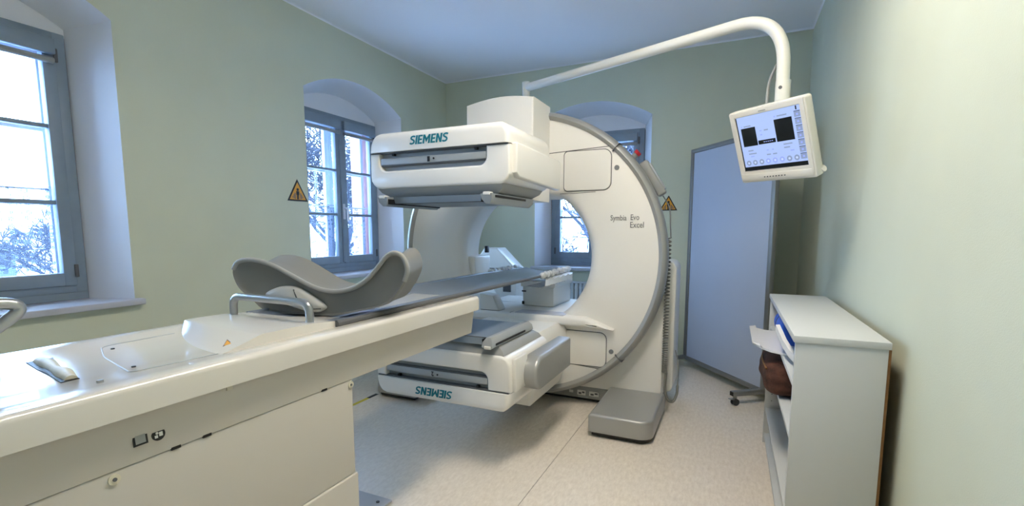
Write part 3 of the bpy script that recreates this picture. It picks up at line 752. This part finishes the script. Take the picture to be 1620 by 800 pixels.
# pallet: thin curved sheet running through the bore
def pal(y, hw, dz=0, t=.014):
    top = [(TX + hw*(-1+2*k/16), y, .958 + dz - .020*(1-(-1+2*k/16)**2)) for k in range(17)]
    bot = [(p[0], p[1], p[2]-t) for p in top[::-1]]
    return top + bot
bm = B(); loft(bm, [pal(1.16, .208), pal(1.18, .212), pal(2.9, .212), pal(3.35, .205), pal(3.55, .18), pal(3.60, .15)], True, True, True); finish('pallet', bm, 'pallet', pt, 40)
for s in (-1, 1):
    bm = B(); tube(bm, [(TX+s*.211, 1.155, .953), (TX+s*.213, 2.9, .953), (TX+s*.206, 3.35, .953), (TX+s*.18, 3.55, .953)], .011, 10); finish('pallet_edge', bm, 'dark_grey' if s > 0 else 'pallet', pt)

# arm support saddle lying on the pallet
sd = thing('arm_support', 'grey saddle shaped arm support with raised wings lying on the patient table', 'arm support', (TX, 1.28, .945), math.radians(14), world=False)
outl = [(-.344, 1.106), (-.323, 1.134), (-.279, 1.143), (-.229, 1.138), (-.169, 1.119), (-.098, 1.085), (-.028, 1.051), (.03, 1.035), (.083, 1.033), (.141, 1.047), (.188, 1.074), (.229, 1.114), (.264, 1.155), (.292, 1.172), (.32, 1.168), (.338, 1.147), (.346, 1.111), (.334, 1.074), (.305, 1.032), (.264, .992), (.167, .966), (.061, .947), (-.058, .947), (-.205, .953), (-.27, .996), (-.318, 1.034), (-.34, 1.072)]
outl = [(x, z-.945) for x, z in outl]
sp = spline([(x, 0, z) for x, z in outl], 4, closed=True)
def sect(y, sx, sz, z0=0, inset=0):
    return [(p.x*sx, y, p.z*sz + z0) for p in sp]
bm = B(); loft(bm, [sect(.014, .955, .93, .006), sect(0.004, .985, .98, .002), sect(.0, 1, 1), sect(.012, 1.01, 1.01), sect(.03, 1.0, 1.0), sect(.11, .93, .93, .002), sect(.20, .95, 1.06, .0), sect(.215, .93, 1.04, .002)], True, True, True)
finish('saddle_shell', bm, 'saddle', sd, 60)
rim = [Vector((p.x*1.004, .006, p.z*1.004+.001)) for p in spline([(x, 0, z) for x, z in outl[:18]], 4)]
bm = B(); tube(bm, rim, .0085, 10); finish('rim', bm, 'saddle_rim', sd, 60)
ov = [(-.212, .075), (-.17, .098), (-.12, .106), (-.07, .098), (-.02, .07), (.028, .035), (.02, .018), (-.009, .010), (-.06, .018), (-.13, .038), (-.19, .055)]
op = spline([(x, 0, z) for x, z in ov], 4, closed=True); cxo = -.09; czo = .058
bm = B(); loft(bm, [[(p.x, .012, p.z) for p in op], [(cxo+(p.x-cxo)*.97, -.004, czo+(p.z-czo)*.97) for p in op], [(cxo+(p.x-cxo)*.75, -.016, czo+(p.z-czo)*.75) for p in op]], True, True, True); hub = finish('hub_cover', bm, 'saddle_pale', sd, 60)
bm = B(); tube(bm, spline([(-.085, -.014, .095), (-.065, -.018, .052), (-.03, -.018, .028), (.018, -.010, .026)], 5), .0025, 6); finish('seam', bm, 'dark_grey', hub)

# clear film bunched over the end of the pallet
cf = thing('plastic_film', 'bunched clear plastic film wrapped over the far end of the patient table', 'plastic film', (TX, 3.4, .93))
for s, y0, n in ((1, 2.98, 13), (-1, 3.10, 9)):
    for k in range(n):
        bm = B(); r = .022 + .006*random.random(); bmesh.ops.create_icosphere(bm, subdivisions=2, radius=1)
        for v in bm.verts:
            j = 1 + .18*math.sin(v.co.x*7+k)*math.sin(v.co.z*6+k*2)
            v.co = Vector((TX + s*(.222 - .0025*k) + v.co.x*r*.8*j, y0 + .055*k + v.co.y*.024*j, .955 + .004*(k % 2) + v.co.z*r*j))
        finish('film_bunch', bm, 'clear_film', cf, 60)
bm = B()
lp = []
for k in range(11):
    y = 3.0 + .06*k; lp.append([(TX+.20, y, .935), (TX+.24, y, .93-.012*(k % 2)), (TX+.235+.01*(k % 2), y, .885), (TX+.19, y, .872-.01*(k % 2)), (TX+.10, y, .88)])
loft(bm, lp, close=False); finish('film_sheet', bm, 'clear_film', cf, 60)

# rear bed support box on the bore floor, wedge covers behind the ring
rs = thing('rear_support', 'pale box support with lid under the end of the patient table', 'support', (-1.40, 3.72, .655))
bx('support_box', 'label_white', rs, -1.50, -1.24, 3.48, 3.90, .667, .815, .006)
bx('support_lid', 'label_white', rs, -1.515, -1.225, 3.47, 3.915, .816, .865, .008)
bx('slot', 'black', rs, -1.503, -1.485, 3.474, 3.4795, .675, .70); bx('slot', 'black', rs, -1.505, -1.47, 3.474, 3.4795, .775, .785)
bx('foot_block', 'grey_plastic', rs, -1.48, -1.26, 3.50, 3.88, .6645, .667)
wd = thing('wedge_cover', 'white sloping wedge cover standing behind the scanner bore', 'cover', (-1.98, 3.95, .0))
bm = B(); prism(bm, [(-2.2, .02), (-1.80, .02), (-1.80, .905), (-1.83, .93), (-2.0, 1.095), (-2.13, 1.095), (-2.2, 1.0)], 4.02, 4.22, 'y', .015, .01); finish('wedge_body', bm, 'machine_white', wd)
seamz = B(); tube(seamz, [(-2.195, 4.018, .905), (-1.80, 4.018, .905)], .004, 6); finish('seam', seamz, 'dark_grey', wd)
bx('wedge_foot', 'grey_plastic', wd, -2.19, -1.81, 4.03, 4.21, 0, .0195)
bx('vent', 'dark_grey', wd, -1.93, -1.85, 4.010, 4.019, .69, .78, .003)
wb2 = thing('small_wedge', 'small pale wedge block on the bore floor under the patient table', 'wedge', (-1.62, 3.2, .657))
bm = B(); prism(bm, [(-1.71, .668), (-1.545, .668), (-1.60, .775), (-1.71, .79)], 3.15, 3.26, 'y', .006, .006); o_ = finish('wedge_block', bm, 'label_white', wb2)
bx('wedge_pad', 'dark_grey', wb2, -1.705, -1.55, 3.155, 3.255, .6645, .668)

# ------------------------------------------------------------------ radiator below the back window
rd = thing('radiator', 'white ribbed radiator under the window behind the scanner', 'radiator', (-1.35, 4.77, .1))
for k in range(24):
    x = -1.86 + .0445*k; bm = B(); prism(bm, rrect(x, x+.034, .14, .72, .012, 4), 4.735, 4.80, 'y', .006, .006, 2); finish('rib', bm, 'radiator_white', rd)
for z in (.17, .67):
    bm = B(); tube(bm, [(-1.88, 4.768, z), (-.77, 4.768, z)], .018, 12); finish('header_pipe', bm, 'radiator_white', rd)
bx('top_grille', 'radiator_white', rd, -1.88, -.77, 4.73, 4.805, .72, .735, .004)
for x in (-1.7, -.95): bx('bracket', 'radiator_white', rd, x-.015, x+.015, 4.79, 4.848, .40, .44); 
for x in (-1.8, -.85):
    bm = B(); tube(bm, [(x, 4.768, 0), (x, 4.768, .16)], .012, 10); finish('leg', bm, 'radiator_white', rd)

# ------------------------------------------------------------------ mobile partition board
L_ = Vector((-.350, 4.66)); P_ = Vector((.254, 3.87)); dv = (P_-L_); ln = dv.length; ang = math.atan2(dv.y, dv.x)
mb = thing('mobile_whiteboard', 'tall pale mobile partition board in grey frame on castors', 'partition board', (L_.x, L_.y, 0), ang, world=False)
zb0, zb1 = .085, 1.955
bx('board', 'board_panel', mb, .022, ln-.022, -.008, .008, zb0+.02, zb1-.02)
for x in (0, ln): bx('post', 'alu', mb, x-.02, x+.02, -.018, .018, zb0, zb1, .006)
for z in (zb0, zb1): bx('rail', 'alu', mb, -.02, ln+.02, -.018, .018, z-.018, z+.018, .006)
bx('hinge_pin', 'alu', mb, -.028, -.0195, -.012, .012, 1.42, 1.46, .003)
for x in (0.0, ln):
    L2 = .265
    bx('foot_rail', 'alu', mb, x-.02, x+.02, -L2, L2, .070, .105, .004)
    for s in (-1, 1):
        bx('end_cap', 'black', mb, x-.017, x+.017, s*(L2+.001)-.002, s*(L2+.001)+.002, .073, .102)
        yy = s*(L2-.03)
        bm = B(); disc(bm, (x+.012, yy, .025), .025, (1, 0, 0), .010, 20); disc(bm, (x-.012, yy, .025), .025, (1, 0, 0), .010, 20); cw = finish('castor_wheel', bm, 'rubber', mb)
        bm = B(); box(bm, x-.006, x+.006, yy-.014, yy+.014, .02, .066, .003); disc(bm, (x, yy, .066), .012, (0, 0, 1), .014, 12); finish('castor_fork', bm, 'chrome', cw)
        bm = B(); box(bm, x-.014, x+.014, yy-.048, yy-.012, .046, .052, .002); finish('brake_lever', bm, 'chrome', cw)

# ------------------------------------------------------------------ low shelf cabinet against the right wall
cb = thing('shelf_cabinet', 'low white open shelf cabinet standing against the right wall', 'cabinet', (.35, 2.5, 0))
cx0, cx1, cy0, cy1, cz = .215, .480, 1.905, 3.14, .89
bx('top_board', 'cabinet_white', cb, cx0-.006, cx1+.006, cy0-.006, cy1+.006, cz-.024, cz, .002)
for y0, y1 in ((cy0, cy0+.02), (cy1-.02, cy1)):
    bx('side_panel', 'cabinet_white', cb, cx0, cx1, y0, y1, .0, cz-.0245, .0015)
for z in (.06, .215, .505, .705):
    bx('shelf', 'cabinet_white', cb, cx0+.006, cx1-.002, cy0+.0205, cy1-.0205, z-.018, z, .0015)
bx('plinth', 'cabinet_white', cb, cx0+.03, cx0+.045, cy0+.0205, cy1-.0205, 0, .0415)
bx('back_panel', 'cabinet_brown', cb, cx1+.0005, cx1+.008, cy0+.002, cy1-.002, .01, cz-.026)
for z in (.11, .14, .17, .26, .30, .34, .38, .42, .46, .55, .6, .65):
    bm = B(); disc(bm, (cx0+.035, cy1-.0205, z), .003, (0, 1, 0), .002, 8); finish('peg_hole', bm, 'dark_grey', cb)

bl = thing('blue_roll', 'round blue foam roll on the top shelf of the cabinet', 'foam roll', (.33, 2.66, .705))
bm = B(); loops = []
for y, r in ((2.46, .03), (2.463, .055), (2.475, .064), (2.50, .069), (2.76, .069), (2.785, .064), (2.797, .055), (2.80, .03)):
    loops.append([(.280 + r*math.cos(2*PI*k/28), y, .795 + r*math.sin(2*PI*k/28)) for k in range(28)])
loft(bm, loops, True, True, True); finish('roll_body', bm, 'blue_foam', bl, 60)
bm = B(); tube(bm, [(.280 + .0692*math.cos(2*PI*k/28), 2.66, .795 + .0692*math.sin(2*PI*k/28)) for k in range(29)], .002, 6); finish('strap', bm, 'dark_grey', bl)
tr = thing('plastic_tray', 'white curved plastic armrest tray sticking out of the cabinet', 'tray', (.24, 2.5, .705))
prof = [(.105, .735), (.14, .722), (.18, .714), (.225, .712), (.26, .716), (.29, .728)]
bm = B(); loops = []
for y, wv in ((2.36, .0), (2.37, .006), (2.46, .012), (2.70, .012), (2.90, .006), (2.93, .0)):
    ins = .03 if y in (2.36, 2.93) else 0
    top = [(x + ins*(1 if i == 0 else 0), y - (.10 if y < 2.4 else .0)*((.29-x)/.185)*-1, z) for i, (x, z) in enumerate(prof)]
    loops.append(top + [(x, yy, z-.008) for x, yy, z in top[::-1]])
loft(bm, loops, True, True, True); finish('tray_shell', bm, 'tray_white', tr, 60)
bm = B(); loops = []
for x, y, z in ((.198, 2.44, .815), (.205, 2.38, .80), (.216, 2.31, .775), (.235, 2.24, .748), (.26, 2.18, .728)):
    loops.append([(x-.004, y, z+.016), (x+.012, y, z+.018), (x+.012, y, z-.016), (x-.004, y, z-.014)])
loft(bm, loops, True, True, True); finish('tray_arm', bm, 'tray_white', tr, 60)
bg_ = thing('brown_cushion', 'brown furry cushion bulging out of the cabinet below the white tray', 'cushion', (.27, 2.55, .505))
bm = B(); bmesh.ops.create_icosphere(bm, subdivisions=5, radius=1)
for v in bm.verts:
    x, y, z = v.co; n = .03*math.sin(4*x+3*z)*math.sin(5*y+2*z)+.012*math.sin(11*z+5*y+3*x)
    s = 1/max(abs(x)**4+abs(y)**4+abs(z)**4, 1e-6)**.25*.75 + .25
    z2 = max(z*s*(1+n), -.93)
    v.co = Vector((.275 + .125*x*s*(1+n), 2.60 + .24*y*s*(1+n), .5845 + .085*z2))
finish('cushion_body', bm, 'brown_fur', bg_, 80)
bm = B(); tube(bm, spline([(.165, 2.42, .630), (.155, 2.55, .640), (.165, 2.72, .630)], 6), .004, 6); finish('seam_piping', bm, 'cabinet_brown', bg_)

# ------------------------------------------------------------------ warning triangles
def triangle_sign(M, label, sz=.19):
    r = bpy.data.objects.new('warning_sign', None); C.objects.link(r); r.matrix_world = M; WORLD_ROOTS[r.name] = ''
    tag(r, label, 'sign'); h = sz*.866
    def tri(k, y0, y1, cz):
        bm = B(); prism(bm, [(-sz/2*k, cz-h/3*k), (sz/2*k, cz-h/3*k), (0, cz+h*2/3*k)], y0, y1, 'y'); return bm
    pl = finish('plate', tri(1, -.003, 0, 0), 'black', r); finish('field', tri(.80, -.0036, -.0025, 0), 'sign_yellow', r)
    bm = B(); disc(bm, (0, -.004, .032), .011, (0, 1, 0), .001, 16); box(bm, -.014, .014, -.0045, -.0035, -.008, .02); box(bm, -.010, -.001, -.0045, -.0035, -.042, -.008); box(bm, .001, .010, -.0045, -.0035, -.042, -.008)
    finish('pictogram_person', bm, 'black', r)
    for s in (-1, 1):
        bm = B()
        for (a, b, c, d) in ((s*.022, s*.030, -.04, .006), (s*.034, s*.040, -.036, -.005), (s*.045, s*.050, -.032, -.018)):
            a, b = sorted((a, b)); box(bm, a, b, -.0045, -.0035, c, d)
        finish('pictogram_field', bm, 'dark_grey', r)
triangle_sign(T((XL+.0005, 2.712, 1.535)) @ RZ(PI/2), 'yellow triangular warning sign on the wall between the two left windows')
triangle_sign(T((-.575, YB-.0005, 1.495)), 'yellow triangular warning sign on the wall behind the scanner ring', .165)

# hazard tape on the floor
for c_, ya, yb in (('yellow', 2.56, 2.737), ('black', 2.738, 2.84)):
    tag(bx('floor_tape', 'tape_yellow' if c_ == 'yellow' else 'black', None, -2.462, -2.432, ya, yb, .0002, .0012), c_ + ' piece of hazard tape on the floor beside the scanner foot', 'tape', 'floor tape pieces')

# ------------------------------------------------------------------ outside: snow, trees, a house
bm = B(); quad(bm, (-60, -40, -1.2), (40, -40, -1.2), (40, 60, -1.2), (-60, 60, -1.2))
sg = finish('snow_ground', bm, 'snow', None, 0); sg['kind'] = 'structure'
def branch(bm, p, d, L, r, depth, rng, seg):
    n = 4; path = [p]; rad = [r]; dd = d.copy()
    for k in range(n):
        dd = (dd + Vector((rng.uniform(-.2, .2), rng.uniform(-.2, .2), rng.uniform(-.1, .14)))).normalized()
        path.append(path[-1] + dd*L/n); rad.append(max(.0125, r*(1-.5*(k+1)/n)))
    tube(bm, path, rad, seg, False)
    if depth == 0: return
    for j in range(3 if depth > 2 else 4):
        i = rng.choice((2, 3, 4)); ax = Vector((rng.uniform(-1, 1), rng.uniform(-1, 1), rng.uniform(-.4, .6))).normalized()
        branch(bm, path[i], (dd*.7 + ax*.8).normalized(), L*rng.uniform(.55, .8), rad[i]*.62, depth-1, rng, 4 if depth > 2 else 3)
def tree(loc, h, seed, label, spread=1.0, depth=5, r=.075, trunk=.3):
    rng = random.Random(seed); t = thing('bare_tree' if trunk > .15 else 'snowy_shrub', label, 'tree' if trunk > .15 else 'shrub', loc, world=False)
    bm = B(); tube(bm, [(0, 0, -.02), (.03, .02, h*trunk*.5), (0, .05, h*trunk)], [r*1.2, r, r*.9], 8); finish('trunk', bm, 'snowy_bark', t)
    bm = B(); NB = 8
    for k in range(NB):
        a = 2*PI*k/NB + rng.uniform(-.4, .4); up = rng.uniform(.5, 1.3)
        branch(bm, Vector((0, .05, h*trunk*.96)), Vector((math.cos(a)*spread, math.sin(a)*spread, up)).normalized(), h*.30, r*.62, depth, rng, 5)
    finish('branches', bm, 'snowy_bark', t, 60)
tree((-9.6, 9.9, -1.2), 6.5, 3, 'tall bare snowy tree seen through the window beside the warning triangle', r=.09)
tree((-17.6, 18.6, -1.2), 8.0, 5, 'farther bare snowy tree behind the one outside the middle window', r=.11)
tree((-2.7, 11.2, -1.2), 6.5, 8, 'bare snowy tree outside the window behind the scanner', r=.09)
tree((-16.0, 6.6, -1.2), 3.2, 11, 'small bare snowy tree outside the window beside the table', depth=4, r=.06)
for i, (x, y, h) in enumerate(((-7.0, 6.6, 2.7), (-11.6, 13.2, 3.2), (-1.9, 7.9, 2.9), (-5.2, 13.8, 3.2), (-9.5, 4.0, 2.4), (-12.6, 5.2, 2.4))):
    where = ('beside the warning triangle', 'behind the scanner', 'beside the table')[i//2]
    tree((x, y, -1.2), h, 20+i, ('nearest low snowy shrub just outside the window ', 'second snowy shrub standing farther out from the window ')[i % 2] + where, 1.6, 4, .045, .1)
hs_ = thing('house', 'distant pale house with snowy roof outside the window beside the table', 'house', (-24, 9.0, -1.2), math.radians(20), world=False)
bx('wall', 'house_wall', hs_, -3, 3, -5, 5, 0, 2.6)
bm = B(); prism(bm, [(-3.3, 2.55), (3.3, 2.55), (0, 4.0)], -5.3, 5.3, 'y'); finish('roof', bm, 'snow', hs_)
for y in (-3.6, -1.2, 1.2, 3.6):
    wn = bx('window', 'frame_white', hs_, 3.0, 3.06, y-.5, y+.5, .9, 2.1); bx('pane', 'house_glass', hs_, 3.05, 3.08, y-.42, y+.42, .98, 2.02)
